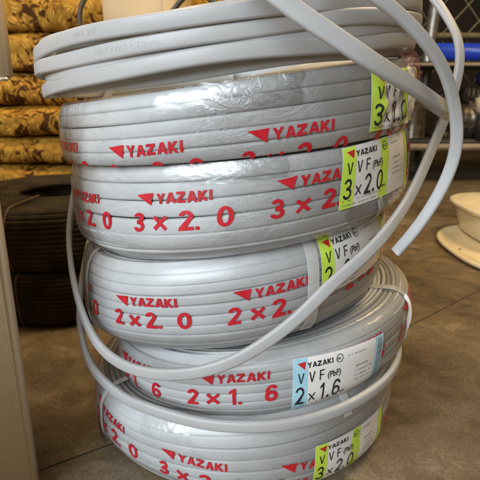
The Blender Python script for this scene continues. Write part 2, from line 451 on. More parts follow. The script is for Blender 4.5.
def flat(cu, sx=1., ox=0., oy=0., rot=0., step=.003, shear=0.):
    """evaluate a flat curve to triangles, cut fine enough to be bent"""
    o = bpy.data.objects.new('tmp', cu); COL.objects.link(o)
    dg = bpy.context.evaluated_depsgraph_get(); dg.update()
    me = bpy.data.meshes.new_from_object(o.evaluated_get(dg))
    bm = bmesh.new(); bm.from_mesh(me)
    bpy.data.objects.remove(o); bpy.data.meshes.remove(me)
    bmesh.ops.remove_doubles(bm, verts=bm.verts, dist=1e-6)
    for v in bm.verts: v.co.x = v.co.x * sx + shear * v.co.y; v.co.z = 0
    bmesh.ops.triangulate(bm, faces=bm.faces[:])
    for _ in range(6):
        E = [e for e in bm.edges if e.calc_length() > step]
        if not E: break
        bmesh.ops.subdivide_edges(bm, edges=E, cuts=1)
        bmesh.ops.triangulate(bm, faces=[f for f in bm.faces if len(f.verts) > 3])
    bm.normal_update()
    for f in bm.faces:
        if f.normal.z < 0: f.normal_flip()
    bm.verts.ensure_lookup_table()
    c, s = math.cos(rot), math.sin(rot)
    V = np.array([(ox + v.co.x * c - v.co.y * s, oy + v.co.x * s + v.co.y * c) for v in bm.verts])
    F = [tuple(v.index for v in f.verts) for f in bm.faces]
    bm.free(); return V, F
def logo(H, ox, oy, gap=.10, sx=1., rot=0., step=.003):
    """wide bold maker's name with its triangle flag"""
    out = []
    loops = []; x = 0
    for ch in 'YAZAKI':
        for L in YAZ[ch]: loops.append([((x + px) * H * sx, py * H) for px, py in L])
        x += (1.04 if ch != 'I' else .28) + gap - (.14 if ch in 'A' else 0) * 0
    c = flat(polys('lettering', loops), 1, ox, oy, rot, step); return c
def flag(H, ox, oy, step=.003):
    return flat(polys('flag', [[(0, .98 * H), (1.85 * H, 1.08 * H), (1.62 * H, -.12 * H)]]), 1, ox, oy, 0, step)
def word(s, size, ox, oy, sx=1., bold=0., rot=0., step=.003, shear=0.):
    return flat(text_curve(s, size, bold), sx, ox, oy, rot, step, shear)
def rect(x0, y0, x1, y1, step=.004):
    nx = max(1, int(abs(x1 - x0) / step)); ny = max(1, int(abs(y1 - y0) / step))
    V = [(x0 + (x1 - x0) * i / nx, y0 + (y1 - y0) * j / ny) for j in range(ny + 1) for i in range(nx + 1)]
    F = [(j * (nx + 1) + i, j * (nx + 1) + i + 1, (j + 1) * (nx + 1) + i + 1, (j + 1) * (nx + 1) + i) for j in range(ny) for i in range(nx)]
    return np.array(V), F
def bend(c, a0, t0z, items, off, crumple=0., slope=0., seed=0, wob=0.):
    """lay flat pieces (metres) on the coil's skin: x -> angle, y -> height"""
    g = Geo()
    for V, F in items:
        if wob: V = V + np.array([(wob * noise.noise(Vector((x * 60, y * 60, c.seed))), wob * noise.noise(Vector((x * 45, y * 45, c.seed + 9)))) for x, y in V])
        a = a0 + V[:, 0] / c.Ro
        h = np.array([c.h(x) for x in a])
        t = (t0z + V[:, 1] + slope * V[:, 0]) / h
        o = np.full(len(a), off)
        if crumple:
            o = o + np.array([crumple * (abs(noise.noise(Vector((x * 38, y * 38, seed)))) * 1.5 + .7 * noise.noise(Vector((x * 90, y * 90, seed + 5)))) for x, y in V]) * np.clip((V[:, 0]) / .012, 0, 1)
        if wob: F = [f for f in F if min(t[i] for i in f) > -.012 and max(t[i] for i in f) < 1.01]   # the rest is tucked under
        tt = np.clip(t, -.05, 1.2)
        P = c.W(a, tt, o)
        # past the shoulder the skin folds towards the axis
        g.add(P, F)
    return g

PER = .1285
def red_print(c, root, film, x0, z1, z2, digits, k0=-3, k1=4, hl=.0094, hd=.0180, slope=0.):
    for k in range(k0, k1):
        ox = x0 + k * PER
        items = [flag(hl, ox, z1), logo(hl, ox + .0205, z1, gap=.12, sx=.93)]
        for ch, dx, sx in digits:
            items += digit_row(ch, hd, ox + dx, z2, sx, .182)
        bend(c, 0, 0, items, .0005, wob=.0009, slope=slope).obj('red_lettering', M_RED, film, smooth=False)

def label_on(c, root, a0, ztop, kind, size, W_=.112, H_=.056, crumple=0., slope=0., seed=1, kx=1., ky=1.):
    """paper maker's label: coloured strips, maker name, type and core size"""
    ink = M_BLUE if kind == 'blue' else M_LIME
    o = .0009
    zb = ztop - H_ * ky
    def bend(c, a0, z0, items, *r, _b=globals()['bend']): return _b(c, a0, z0, [(V * np.array((kx, ky)), F) for V, F in items], *r)
    base = bend(c, a0, zb, [rect(0, 0, W_, H_, .002)], o, crumple, slope, seed).obj('paper_label', M_PAPER, root)
    st = [(0, .0155)]
    if kind == 'lime3': st += [(.0495, .0635), (.1035 * W_ / .112, W_)]
    elif kind == 'lime2': st += [(.1035, W_)]
    else: st += [(.0985, W_ - .0005)]
    for x0, x1 in st:
        bend(c, a0, zb, [rect(x0 + .0002, .0002, x1, H_ - .0002)], o + (.0008 if crumple else .00025), crumple, slope, seed).obj('coloured_strip', ink, base)
    big, rest = size.split('×')
    items = [logo(.0050, .0150, H_ - .0095, gap=.12, sx=.92, step=.003)]
    items += digit_row('V', .0106, .0052, H_ - .0245, .88, .14) + digit_row('V', .0106, .0168, H_ - .0245, .88, .14) + digit_row('F', .0106, .0283, H_ - .0245, .88, .14)
    items += [word('(PbF)', .0092, .0370, H_ - .0240, .80, .00018)]
    items += digit_row(big, .0190, .0030, H_ - .0472, .84, .13) + digit_row('×', .0140, .0168, H_ - .0468, .78, .11) + digit_row(rest, .0190, .0282, H_ - .0472, .80, .13, .15)
    items += [word('mm', .0048, .0535, H_ - .0460, .9, .0001)]
    # round inspection mark beside the maker name
    mx_ = .0560 if kind == 'lime3' else .0506
    ringo = [(mx_ + .0041 * math.cos(R(q)), H_ - .0070 + .0041 * math.sin(R(q))) for q in range(0, 360, 15)]
    ringi = [(mx_ + .0034 * math.cos(R(q)), H_ - .0070 + .0034 * math.sin(R(q))) for q in range(0, 360, 15)]
    items += [flat(polys('ring', [ringo, ringi]), 1, 0, 0), word('JAS', .0034, mx_ - .0029, H_ - .0081, .85, .0001)]
    bend(c, a0, zb, items, o + (.0016 if crumple else .0005), crumple, slope, seed).obj('black_lettering', M_INK, base, smooth=False)
    bend(c, a0, zb, [flat(polys('flag', [[(.0045, H_ - .0042), (.0136, H_ - .0032), (.0122, H_ - .0108)]]), 1, 0, 0)], o + (.0016 if crumple else .0005), crumple, slope, seed).obj('red_flag', M_REDLAB, base, smooth=False)
    rng = random.Random(5)
    sm = []
    # rows of small print, too small to read in the photograph: short ink ticks
    for yy, x0, x1, hh in ((.0068, .003, .012, .0016), (.0068, .018, .052, .0014), (.0028, .003, .050, .0013), (.034, .0715, .088, .0019), (.0285, .0715, .094, .0016), (.0235, .0715, .094, .0014), (.0185, .0715, .094, .0014), (.0485, .0600, .084, .0013)):
        x = x0
        while x < x1:
            wd = rng.uniform(.0006, .0016)
            if rng.random() < .82: sm.append(rect(x, yy, x + wd, yy + hh * rng.uniform(.7, 1)))
            x += wd + rng.uniform(.0004, .0012)
    if kind == 'blue':
        y = .002
        while y < H_ - .003:
            q = rng.uniform(.0004, .0011); sm.append(rect(.1015, y, .1095, y + q)); y += q + rng.uniform(.0005, .0012)
    bend(c, a0, zb, sm, o + (.0016 if crumple else .0005), crumple, slope, seed).obj('small_print', M_SMALLINK, base, smooth=False)
    return base

GRP = 'shrink wrapped coils of grey flat cable stacked on the floor'
def coil_thing(c, label, wk):
    root = thing('cable_coil', label, 'cable coil', (c.cx, c.cy, c.zb), GRP)
    c.cable().obj('cable', M_CABLE, root)
    film = c.film(wk).obj('film_wrap', M_FILM if wk > .5 else M_FILM_TIGHT, root)
    return root, film

# digits of the second printed row: (text, offset from the flag, width factor)
D3 = [('3', -.0050, 1.15), ('×', .0172, 1.12), ('2.', .0430, 1.25), ('0', .0775, 1.35)]
D2 = [('2', -.0050, 1.15), ('×', .0165, 1.08), ('2.', .0375, 1.22), ('0', .0735, 1.35)]
D16 = [('2', -.0125, 1.18), ('×', .0090, 1.1), ('1.', .0310, 1.1), ('6', .0690, 1.2)]

# Coil: cx cy R  zb tb zt tt n w th ri insT insB seed
c5 = Coil(.003, 0, .198, .0015, 0, .100, 7, 7, .0142, .0063, .10, .014, .020, 15)
c4 = Coil(.029, 0, .188, .101, 7, .172, 9, 7, .0102, .0056, .10, .016, .010, 14)
c3 = Coil(-.010, 0, .186, .173, 9, .270, 8.5, 9, .0108, .0058, .10, .014, .014, 13)
c2 = Coil(.000, 0, .196, .271, 8.0, .3615, 5.5, 6, .0143, .0063, .10, .004, .022, 12)
c1 = Coil(-.006, 0, .201, .3622, 5.5, .426, 7.5, 5, .0136, .0063, .10, .005, .004, 11)

r5, f5 = coil_thing(c5, 'bottom coil of the grey stack, on the floor, lime striped 3×2.0 label', .3)
red_print(c5, r5, f5, -.090, .0423, .0163, D3, slope=-.05)
label_on(c5, r5, R(22.0), .065, 'lime3', '3×2.0', slope=.01, seed=3)
for a in (-58, 34): c5.strap(R(a), .011 if a > 0 else .008, t0=.02 if a < 0 else .78).obj('strap', M_STRAP, r5)

r4, f4 = coil_thing(c4, 'second grey cable coil from the floor, 2×1.6 label with light blue strips', .3)
red_print(c4, r4, f4, -.0735, .0455, .0205, D16, slope=.05)
label_on(c4, r4, R(7), .0620, 'blue', '2×1.6', slope=-.03, seed=5, kx=.97, ky=1.07)
c4.strap(R(62), .012, t0=.75, lean=R(3)).obj('strap', M_STRAP, r4)

r3, f3 = coil_thing(c3, 'middle coil of the grey stack, narrow 2×2.0 label crossed by the hanging cable', .3)
red_print(c3, r3, f3, .0035, .0545, .0305, D2)
label_on(c3, r3, R(28.5), .094, 'lime2', '2×2.0', slope=.0, seed=8)
for a in (-60, 25.5): c3.strap(R(a), .013 if a > 0 else .007).obj('strap', M_STRAP, r3)

r2, f2 = coil_thing(c2, 'fourth grey cable coil from the floor, smooth lime striped 3×2.0 label', 1.)
red_print(c2, r2, f2, .031, .060, .035, D3)
label_on(c2, r2, R(26.8), .0855, 'lime3', '3×2.0', slope=.0, seed=9)
c2.strap(R(40), .008, t0=.02, lean=R(-14), off=.0018, top=False, t1=.34).obj('strap', M_STRAP, r2)

r1, f1 = coil_thing(c1, 'uppermost wrapped grey cable coil, under the loose cable, crumpled and half torn lime striped label', 1.)
red_print(c1, r1, f1, .0120, .0120, -.0125, D3, k0=-1, k1=3, hl=.0096, slope=.035)
red_print(c1, r1, f1, .0120, .0145, -.0115, D3, k0=-3, k1=-1, hl=.0096, slope=.012)
label_on(c1, r1, R(36), .0600, 'lime3', '3×2.0', W_=.10, H_=.052, crumple=.0042, slope=.0, seed=21)

# torn flap of label paper sticking out from the second coil
def flap():
    V = []; F = []; n = 10
    for i in range(n + 1):
        for j in range(n + 1):
            u, v = i / n, j / n
            a = R(57.5) + u * .026 + .05 * v
            o = .0022 + .003 * u * u * (0.3 + v) + .0008 * math.sin(9 * v + 4 * u)
            V.append(c4.W(a, .30 + v * (.60 + .06 * u), o))
    for i in range(n):
        for j in range(n): F.append((i * (n + 1) + j, (i + 1) * (n + 1) + j, (i + 1) * (n + 1) + j + 1, i * (n + 1) + j + 1))
    g = Geo(); g.add(V, F); o = g.obj('torn_label', M_PAPER, r4)
    m = o.modifiers.new('thickness', 'SOLIDIFY'); m.thickness = .0003
flap()
def crumpled(c, a0, a1, t0, t1, root):
    V = []; F = []; n = 26
    for i in range(n + 1):
        for j in range(n + 1):
            u, v = i / n, j / n
            q = noise.noise(Vector((u * 5, v * 5, 3.1))) ; q2 = noise.noise(Vector((u * 11, v * 11, 8.1)))
            V.append(c.W(a0 + (a1 - a0) * u, t0 + (t1 - t0) * v + .05 * q, .005 + .005 * q + .003 * q2))
    for i in range(n):
        for j in range(n): F.append((i * (n + 1) + j, (i + 1) * (n + 1) + j, (i + 1) * (n + 1) + j + 1, i * (n + 1) + j + 1))
    g = Geo(); g.add(V, F); g.obj('crumpled_film', M_PINK, root, smooth=True)
crumpled(c1, R(52), R(76), .62, 1.15, r1)

# gathered folds of the shrink film where it was heat sealed
def folds(c, a0, a1, t0, t1, root, seed, lean=0., amp=1.):
    V = []; F = []; n, m = 46, 30
    for i in range(n + 1):
        for j in range(m + 1):
            u, v = i / n, j / m
            edge = math.sin(math.pi * u) ** .5
            a = a0 + (a1 - a0) * u + lean * v + .03 * noise.noise(Vector((u * 2, v * 3, seed)))
            q = abs(noise.noise(Vector((u * 9 + v * 2.0, v * 1.4, seed)))); q2 = noise.noise(Vector((u * 22, v * 6, seed + 4)))
            V.append(c.W(a, t0 + (t1 - t0) * v, .0012 + edge * amp * (.0052 * q * (.4 + .9 * v) + .0009 * q2 + .0004)))
    for i in range(n):
        for j in range(m): F.append((i * (m + 1) + j, (i + 1) * (m + 1) + j, (i + 1) * (m + 1) + j + 1, i * (m + 1) + j + 1))
    g = Geo(); g.add(V, F); g.obj('film_fold', M_FILM, root)
folds(c1, R(-70), R(-48), .05, 1.02, f1, 3, R(8)); folds(c1, R(-20), R(16), .62, 1.03, f1, 7, 0, .45)
folds(c2, R(-66), R(-50), .0, .98, f2, 11, R(-6)); folds(c2, R(-16), R(12), .80, 1.0, f2, 17, 0, .6); folds(c2, R(30), R(52), .0, .34, f2, 23)
folds(c3, R(-66), R(-54), .3, 1.0, f3, 31); folds(c5, R(-34), R(-16), .76, 1.0, f5, 41, 0, .5)

# ------------------------------------------------------------------ loose coil on top with its hanging loops
LW, LT = .0134, .0062
lc = thing('loose_cable_coil', 'unwrapped grey flat cable coil on top of the stack, long loops hanging down both sides', 'cable coil', (0, 0, .43))
turns = [  # R, z, tilt x, tilt y, cx
    (.196, .436, .118, .00, -.002), (.2115, .4385, .125, -.02, -.006), (.2095, .4505, .132, .00, -.003), (.2135, .4590, .125, .00, -.007),
    (.199, .466, .150, .03, .0), (.2145, .4725, .118, .00, -.007), (.2085, .4782, .118, .02, -.006), (.194, .480, .12, .03, -.002)]
P = []; N = []
nt_ = len(turns); SEG = 150
for k, (Rr, z, tx, ty, cx) in enumerate(turns):
    nxt = turns[min(k + 1, nt_ - 1)]
    for i in range(SEG):
        a = -math.pi + 2 * math.pi * i / SEG
        u = 0 if a < R(135) else (a - R(135)) / R(45); u = u * u * (3 - 2 * u) * (1 if k < nt_ - 1 else 0)
        q = [p0 * (1 - u) + p1 * u for p0, p1 in zip((Rr, z, tx, ty, cx), nxt)]
        wob = .0016 * math.sin(3 * a + k * 1.7) + .0010 * math.sin(5 * a + k * 2.9) + .0006 * math.sin(9 * a + k)
        r = q[0] + wob; x = r * math.sin(a) * .955; y = -r * math.cos(a)
        P.append((q[4] - .008 + x, y, q[1] + x * q[2] + y * q[3] + .0011 * math.sin(4 * a + k * 2.1) + .0006 * math.sin(7 * a + k * 1.3)))
        N.append((math.sin(a), -math.cos(a), .06 * math.sin(2 * a + k)))
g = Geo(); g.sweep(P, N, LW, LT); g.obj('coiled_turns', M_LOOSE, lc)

M_FAINT = surf('faint_grey_sheath_print', (.41, .41, .415), (.52, .52, .515), .45, 200, 0)
TP = np.array(P); TN = np.array(N)
def turn_print(k, a0, txt):
    """small faint maker's print running along one turn of the loose coil"""
    items = [word(txt, .0052, 0, -.0012, 1.35, 0, step=.002)]
    V2, F2 = items[0]
    i0 = k * SEG + (a0 + math.pi) / (2 * math.pi) * SEG
    dl = np.linalg.norm(TP[int(i0) + 1] - TP[int(i0)])
    out = []
    for x, y in V2:
        f = i0 + x / dl; i = int(f); u = f - i
        p = TP[i] * (1 - u) + TP[i + 1] * u; n = TN[i] * (1 - u) + TN[i + 1] * u; t = TP[i + 1] - TP[i]; t /= np.linalg.norm(t)
        n = n - t * n.dot(t); n /= np.linalg.norm(n); b = np.cross(n, t); b = b if b[2] > 0 else -b
        out.append(p + n * (LT / 2 + .00025) + b * y)
    g = Geo(); g.add(out, F2); g.obj('faint_print', M_FAINT, bpy.data.objects['coiled_turns'], smooth=False)
turn_print(5, R(-36), '600V  VVF'); turn_print(3, R(-30), '600V VVF 3 × 2.0mm')

def loop(name, pts, nrm, w=.0120, t=.0062, step=.004):
    """pts and normals at the control points"""
    Q = catmull([tuple(p) + tuple(n) for p, n in zip(pts, nrm)], step)
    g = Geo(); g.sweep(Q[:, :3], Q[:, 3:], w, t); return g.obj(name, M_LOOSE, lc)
def radial(pts, up=0.): return [np.array((p[0], p[1], up)) / max(1e-6, math.hypot(p[0], p[1])) for p in pts]

Cp = [(-.02, .19, .485), (-.10, .17, .47), (-.165, .10, .43), (-.188, .045, .37), (-.199, .0, .315), (-.198, -.035, .290), (-.198, -.06, .255), (-.187, -.092, .216), (-.167, -.125, .180),
      (-.138, -.161, .162), (-.097, -.190, .1575), (-.046, -.209, .167), (0, -.214, .186), (.045, -.209, .217), (.082, -.197, .250), (.128, -.168, .280), (.174, -.110, .310),
      (.212, -.060, .358), (.238, -.033, .411), (.246, -.02, .454), (.239, 0, .490), (.205, .03, .540), (.16, .08, .575), (.12, .13, .545), (.10, .165, .495), (.08, .18, .46)]
Cn = radial(Cp)
for i in range(13, len(Cp) - 5): Cn[i] = Cn[i] * .5 + np.array((.0, -.9, .2))
for i in range(len(Cp) - 5, len(Cp)): Cn[i] = np.array((.2, -.9, .2))
loop('hanging_loop', Cp, Cn)
Dp = [(-.06, .19, .40), (-.13, .165, .35), (-.178, .10, .30), (-.190, .02, .25), (-.190, -.045, .205), (-.192, -.068, .165), (-.189, -.078, .135), (-.170, -.108, .1125), (-.128, -.155, .1075), (-.088, -.181, .1075),
      (-.039, -.200, .1065), (.003, -.2065, .107), (.049, -.2035, .108), (.101, -.186, .112), (.150, -.150, .116), (.181, -.106, .119), (.196, -.05, .121), (.198, .02, .122), (.18, .12, .125), (.10, .19, .118), (0, .215, .115)]
loop('hanging_loop', Dp, radial(Dp), w=.0125, t=.0072)
Bp = [(.150, -.158, .268), (.165, -.166, .295), (.1815, -.170, .331), (.1885, -.174, .367), (.180, -.182, .403), (.157, -.200, .438), (.120, -.220, .467), (.075, -.235, .492), (.03, -.22, .53), (.0, -.13, .58), (.02, .0, .61), (.06, .09, .57), (.09, .14, .50), (.10, .17, .46)]
Bn = [(-.95, -.75, .35), (-.8, -.9, .3), (-.6, -1, .3), (-.3, -1, .25), (0, -1, .25), (.25, -1, .25), (.25, -1, .25), (.25, -1, .25)] + [(0, -1, .4), (0, -.8, .8), (0, .1, 1), (0, .7, .7), (0, 1, .2), (0, 1, 0)]
fe = loop('free_end', Bp, Bn, w=.0108, t=.0062)
Ap = [(.08, .17, .46), (.06, .13, .53), (.02, .06, .59), (-.03, -.06, .60), (-.04, -.17, .56), (-.02, -.235, .518), (.010, -.250, .489), (.034, -.252, .471), (.062, -.251, .454), (.093, -.243, .437), (.137, -.212, .418), (.178, -.165, .402), (.199, -.118, .396), (.206, -.06, .402), (.205, .02, .415), (.18, .10, .44), (.12, .16, .46)]
An = [(0, 1, 0), (0, .8, .5), (0, .3, 1), (0, -.3, 1), (0, -.8, .7), (0, -1, .3), (0, -1, .2), (.1, -1, .25), (.1, -1, .3), (.15, -1, .35), (.3, -1, .4), (.5, -1, .4), (.9, -.6, .2), (1, -.2, 0), (1, 0, 0), (.9, .5, 0), (.6, .8, 0)]
loop('crossing_strand', Ap, An, w=.0140)
# cut face of the free end: three copper cores in their grey jacket
g = Geo()
d = np.array((-.016, -.0, -.030)); d = np.array(Bp[0]) - np.array(Bp[1]); d /= np.linalg.norm(d)
nn = np.array((-.95, -.75, .35)); nn -= d * nn.dot(d); nn /= np.linalg.norm(nn); bb = np.cross(d, nn)
for k in (-1, 0, 1):
    c0 = np.array(Bp[0]) + bb * k * .0042
    g.sweep([c0 - d * .002, c0 + d * .0008], [nn, nn], .0018, .0018, r=.0009)
g.obj('copper_core', M_TOE, fe)

# ------------------------------------------------------------------ floor and walls
NX, NY = 90, 90
g = Geo()
xs = np.linspace(-6, 6, 2); ys = np.linspace(-3, 6, 2)
V = [(x, y, 0) for y in ys for x in xs]
g.add(V, [(0, 1, 3, 2)])
fl = g.obj('floor', floor_mat(), smooth=False); fl['kind'] = 'structure'
# the two joints cut in the floor slab
def joint(p, q, w=.0022):
    p = np.array(p, float); q = np.array(q, float); d = (q - p) / np.linalg.norm(q - p); n = np.array((-d[1], d[0]))
    L = int(np.linalg.norm(q - p) / .05) + 2; V = []; F = []
    for i in range(L):
        c = p + (q - p) * i / (L - 1); ww = w * (.6 + .8 * abs(noise.noise(Vector((i * .9, p[0] * 9, 0)))))
        c = c + n * .0015 * noise.noise(Vector((i * .6, 4, p[1])))
        V += [(*(c + n * ww), .0004), (*(c - n * ww), .0004)]
    F = [(2 * i, 2 * i + 1, 2 * i + 3, 2 * i + 2) for i in range(L - 1)]
    g = Geo(); g.add(V, F); return g
o = joint((.10, .045), (1.6, 1.27), .0015).obj('floor_joint', M_HOLE, smooth=False); o['kind'] = 'structure'
o = joint((-.9, -.55), (.1, .055), .0012).obj('floor_joint', M_HOLE, smooth=False); o['kind'] = 'structure'
g = Geo(); g.box((0, 3.6, 1.3), (12, .12, 2.6), bev=0); o = g.obj('back_wall', M_WALL, smooth=False); o['label'] = 'dark shed wall behind the fence and the rack'; o['category'] = 'wall'

# grit and dust crumbs lying on the slab
g = Geo(); rg = random.Random(12)
for _ in range(900):
    x = rg.uniform(-.7, 1.2); y = rg.uniform(-.35, 1.1); r_ = rg.choice((.0006, .0008, .001, .0013)) * rg.uniform(.7, 1.4)
    if math.hypot(x, y) < .21: continue
    g.add([(x + r_, y, .0003), (x, y + r_ * .8, .0003), (x - r_, y, .0003), (x, y - r_ * .9, .0003), (x + r_ * .2, y, r_ * .9)], [(0, 1, 4), (1, 2, 4), (2, 3, 4), (3, 0, 4)])
o = g.obj('grit', surf('pale_grit', (.12, .09, .06), (.42, .36, .28), .8, 9, 0), smooth=False); o['kind'] = 'stuff'

# ------------------------------------------------------------------ black coils behind
def black_coil(cx, cy, zb, zt, seed, label):
    c = Coil(cx, cy, .205, zb, 0, zt, .3, 13, .0085, .0065, .085, .016, .012, seed, lump=.003)
    root = thing('black_cable_coil', label, 'cable coil', (cx, cy, zb), 'black cable coils behind the grey stack')
    c.cable().obj('cable', M_BLACK, root)
    for a in (-8, 95): c.strap(R(a), .0040, off=.001, tk=.0012).obj('strap', M_STRAPD, root)
black_coil(-.365, .405, .002, .106, 31, 'lower black cable coil, on the floor behind the grey stack')
black_coil(-.370, .400, .109, .222, 32, 'upper black cable coil, with its open ring showing behind the grey stack')

# ------------------------------------------------------------------ tan cabinet at the left edge
cab = thing('steel_cabinet', 'tan steel cabinet at the left edge with a drawer unit on top', 'cabinet', (-.30, -.16, 0))
ra = R(20)
def cabbox(g, x1, y0, wx, wy, z0, z1, bev=.004):
    # front right vertical edge at (x1, y0), turned so the right side lies along the view
    c, s = math.cos(ra), math.sin(ra)
    cx = x1 + (-wx / 2) * c - (wy / 2) * s; cy = y0 + (-wx / 2) * s + (wy / 2) * c
    g.box((cx, cy, (z0 + z1) / 2), (wx, wy, z1 - z0), ra, bev)
g = Geo(); cabbox(g, -.2090, -.20, .90, .05, .0, .4235); cabbox(g, -.30, -.147, .80, .20, .002, .4225); cabinet_body = g.obj('body', M_TAN, cab)
g = Geo(); cabbox(g, -.243, -.065, .80, .10, .4290, .62, .003); g.obj('drawer_unit', M_TAN, cab)
g = Geo(); cabbox(g, -.2427, -.0655, .012, .012, .4262, .4300, .001); g.obj('foot', M_TANEDGE, cab)
g = Geo(); cabbox(g, -.30, -.05, .70, .06, .4236, .4289, .001); g.obj('spacer', M_HOLE, cab)
# small rivet low on the face
bm = bmesh.new(); bmesh.ops.create_uvsphere(bm, u_segments=14, v_segments=8, radius=.0019)
g = Geo(); g.bm(bm, (-.213 - .0195 * math.cos(ra), -.20 - .0195 * math.sin(ra), .0335)); g.obj('rivet', M_TANEDGE, cab)

# ------------------------------------------------------------------ folded damask quilts
def quilt(cx, cy, zb, h, w, dpt, rz, seed):
    """a folded quilt: soft rounded slab with a front fold line and sagging, puckered faces"""
    nu, nv = 120, 22
    V = []; F = []
    for i in range(nu + 1):
        x = -w / 2 + w * i / nu
        ex = max(0., abs(x) / (w / 2)) ** 14
        for j in range(nv):
            a = 2 * math.pi * j / nv
            ca, sa = math.cos(a), math.sin(a)
            yy = math.copysign(abs(ca) ** .22, ca) * dpt / 2 * (1 - .10 * ex)
            zz = math.copysign(abs(sa) ** .62, sa) * h / 2 * (1 - .35 * ex)
            n1 = noise.noise(Vector((x * 7, zz * 30 + seed * 3, yy * 4))); n2 = noise.noise(Vector((x * 22 + seed, zz * 60, yy * 9)))
            yy += (.022 * n1 + .008 * n2) * (1 if ca < 0 else .5)
            zz += (.009 * noise.noise(Vector((x * 4 + seed, 0, 0)))) + .003 * n2
            V.append((x, yy, zz + h / 2))
    for i in range(nu):
        for j in range(nv):
            k = (j + 1) % nv
            F.append((i * nv + j, i * nv + k, (i + 1) * nv + k, (i + 1) * nv + j))
    F.append(tuple(range(nv))); F.append(tuple(nu * nv + j for j in reversed(range(nv))))
    V = np.array(V); c, s = math.cos(rz), math.sin(rz)
    me = bpy.data.meshes.new('folded_quilt'); me.from_pydata(V.tolist(), [], F); me.materials.append(M_DAMASK)
    me.polygons.foreach_set('use_smooth', [True] * len(me.polygons))
    o = bpy.data.objects.new('folded_quilt', me); COL.objects.link(o); o.location = (cx, cy, zb); o.rotation_euler.z = rz
    # object coordinates repeat per quilt, so the material reads them from a shifted mesh origin
    me.transform(__import__('mathutils').Matrix.Translation((seed * 1.37, 0, seed * .71)))
    o.location = (cx - seed * 1.37 * c, cy - seed * 1.37 * s, zb - seed * .71)
    return o
QN = ['lowest damask quilt, on the floor behind the black coils', 'second damask quilt from the floor', 'third damask quilt from the floor, just above black coil level',
      'fourth damask quilt from the floor, beside the topmost wrapped coil', 'fifth damask quilt from the floor, beside the loose cable', 'second damask quilt from the top, with the biggest pale flowers', 'topmost damask quilt, under the upper edge of the photo']
z = 0.
for i, hgt in enumerate([.105, .092, .085, .088, .098, .108, .115]):
    q = quilt(-.42 + random.uniform(-.02, .02), 1.13 + random.uniform(-.012, .012), z, hgt, 1.30, .50, R(random.uniform(-1, 1)), i + 1)
    q['label'] = QN[i] + ', gold flowers on brown'; q['category'] = 'quilt'; q['group'] = 'folded gold damask quilts in a pile'
    z += hgt * .985

# pale box standing behind the stack
bx = thing('cardboard_box', 'tall pale cardboard box standing behind the grey stack in front of the quilts', 'box', (-.215, .63, 0))
g = Geo(); g.box((-.212, .64, .36), (.160, .13, .72), R(-24), .004); g.obj('carton', M_BOARD, bx)
g = Geo(); g.box((-.200, .64, .7212), (.050, .1305, .0012), R(-24), 0); g.obj('packing_tape', M_IVORY, bx)

Hp = [(-.25, .50, .70), (-.294, .48, .612), (-.316, .462, .566), (-.313, .46, .525), (-.264, .455, .485), (-.20, .455, .49), (-.155, .46, .535), (-.128, .46, .569), (-.098, .46, .596), (-.063, .46, .588), (-.032, .46, .558), (0.0, .46, .50), (.02, .45, .38), (.04, .43, .2), (.09, .41, .03), (.2, .42, .012), (.3, .50, .012)]
Q = catmull(Hp, .006); g = Geo(); g.sweep(Q, np.tile((0.02, -1, .1), (len(Q), 1)), .0105, .0105, r=.00505)
o = g.obj('rubber_hose', M_HOSE); o['label'] = 'dark rubber hose looping above and behind the loose cable coil'; o['category'] = 'hose'

# ------------------------------------------------------------------ chain link fence
fence = thing('chain_link_fence', 'chain link fence with a galvanised post, behind the blue beam', 'fence', (.9, 2.05, 0))
g = Geo()
pitch = .125; hgt = 1.5; x0, x1 = .25, 2.6; zb = .35
nrow = int(hgt / (pitch / 2)); ncol = int((x1 - x0) / pitch)
ang_ = 1.18
n_ = int((x1 - x0 + hgt / ang_) / pitch)
for c in range(n_):
    for sg, yy in ((1, 2.050), (-1, 2.0558)):
        xs_ = x0 - hgt / ang_ + c * pitch if sg > 0 else x0 + c * pitch
        Pn = []
        for q in np.linspace(0, 1, 25):
            Pn.append((xs_ + sg * q * hgt / ang_ + .0025 * math.sin(q * 40 + c), yy + .003 * math.sin(q * 33 + c * 2), zb + q * hgt))
        g.sweep(np.array(Pn), np.tile((0, -1, 0.01), (len(Pn), 1)), .0055, .0055, r=.0026)
g.obj('wire_mesh', M_WIRE, fence)
g = Geo(); g.sweep([(.915, 2.0, 0), (.925, 2.0, .6), (.985, 2.0, 1.8)], np.tile((0, -1, 0.0), (3, 1)), .055, .055, r=.027); g.obj('post', M_STEEL, fence)
g = Geo(); g.sweep([(.2, 2.02, .66), (2.7, 2.02, .66)], np.tile((0, -1, 0.0), (2, 1)), .03, .03, r=.0145); g.obj('rail', M_WIRE, fence)

# ------------------------------------------------------------------ rack with tools
rk = thing('steel_rack', 'low black steel rack full of dark parts behind the hanging cables', 'rack', (1.2, 1.8, 0))
for x in (.52, 2.2):
    for y in (1.68, 1.95):
        g = Geo(); g.box((x, y, .27), (.04, .04, .54), 0, .004); g.obj('leg', M_RACK, rk)
g = Geo(); g.box((1.36, 1.82, .515), (1.74, .34, .022), 0, .004); g.obj('shelf', M_RACK, rk)
g = Geo(); g.box((1.36, 1.82, .185), (1.74, .34, .020), 0, .004); g.obj('shelf', M_RACK, rk)
g = Geo(); g.box((1.36, 1.64, .165), (1.78, .02, .028), 0, .003); g.obj('front_rail', M_RAIL, rk)
g = Geo(); g.box((1.36, 1.64, .512), (1.78, .016, .012), 0, .003); g.obj('front_rail', M_RAIL, rk)
bb_ = thing('blue_beam', 'blue painted beam with a small yellow and white sticker, lying on the rack', 'beam', (1.2, 1.70, .526))
g = Geo(); g.box((1.30, 1.70, .566), (.94, .07, .066), 0, .006); g.obj('beam', M_BLUEP, bb_)
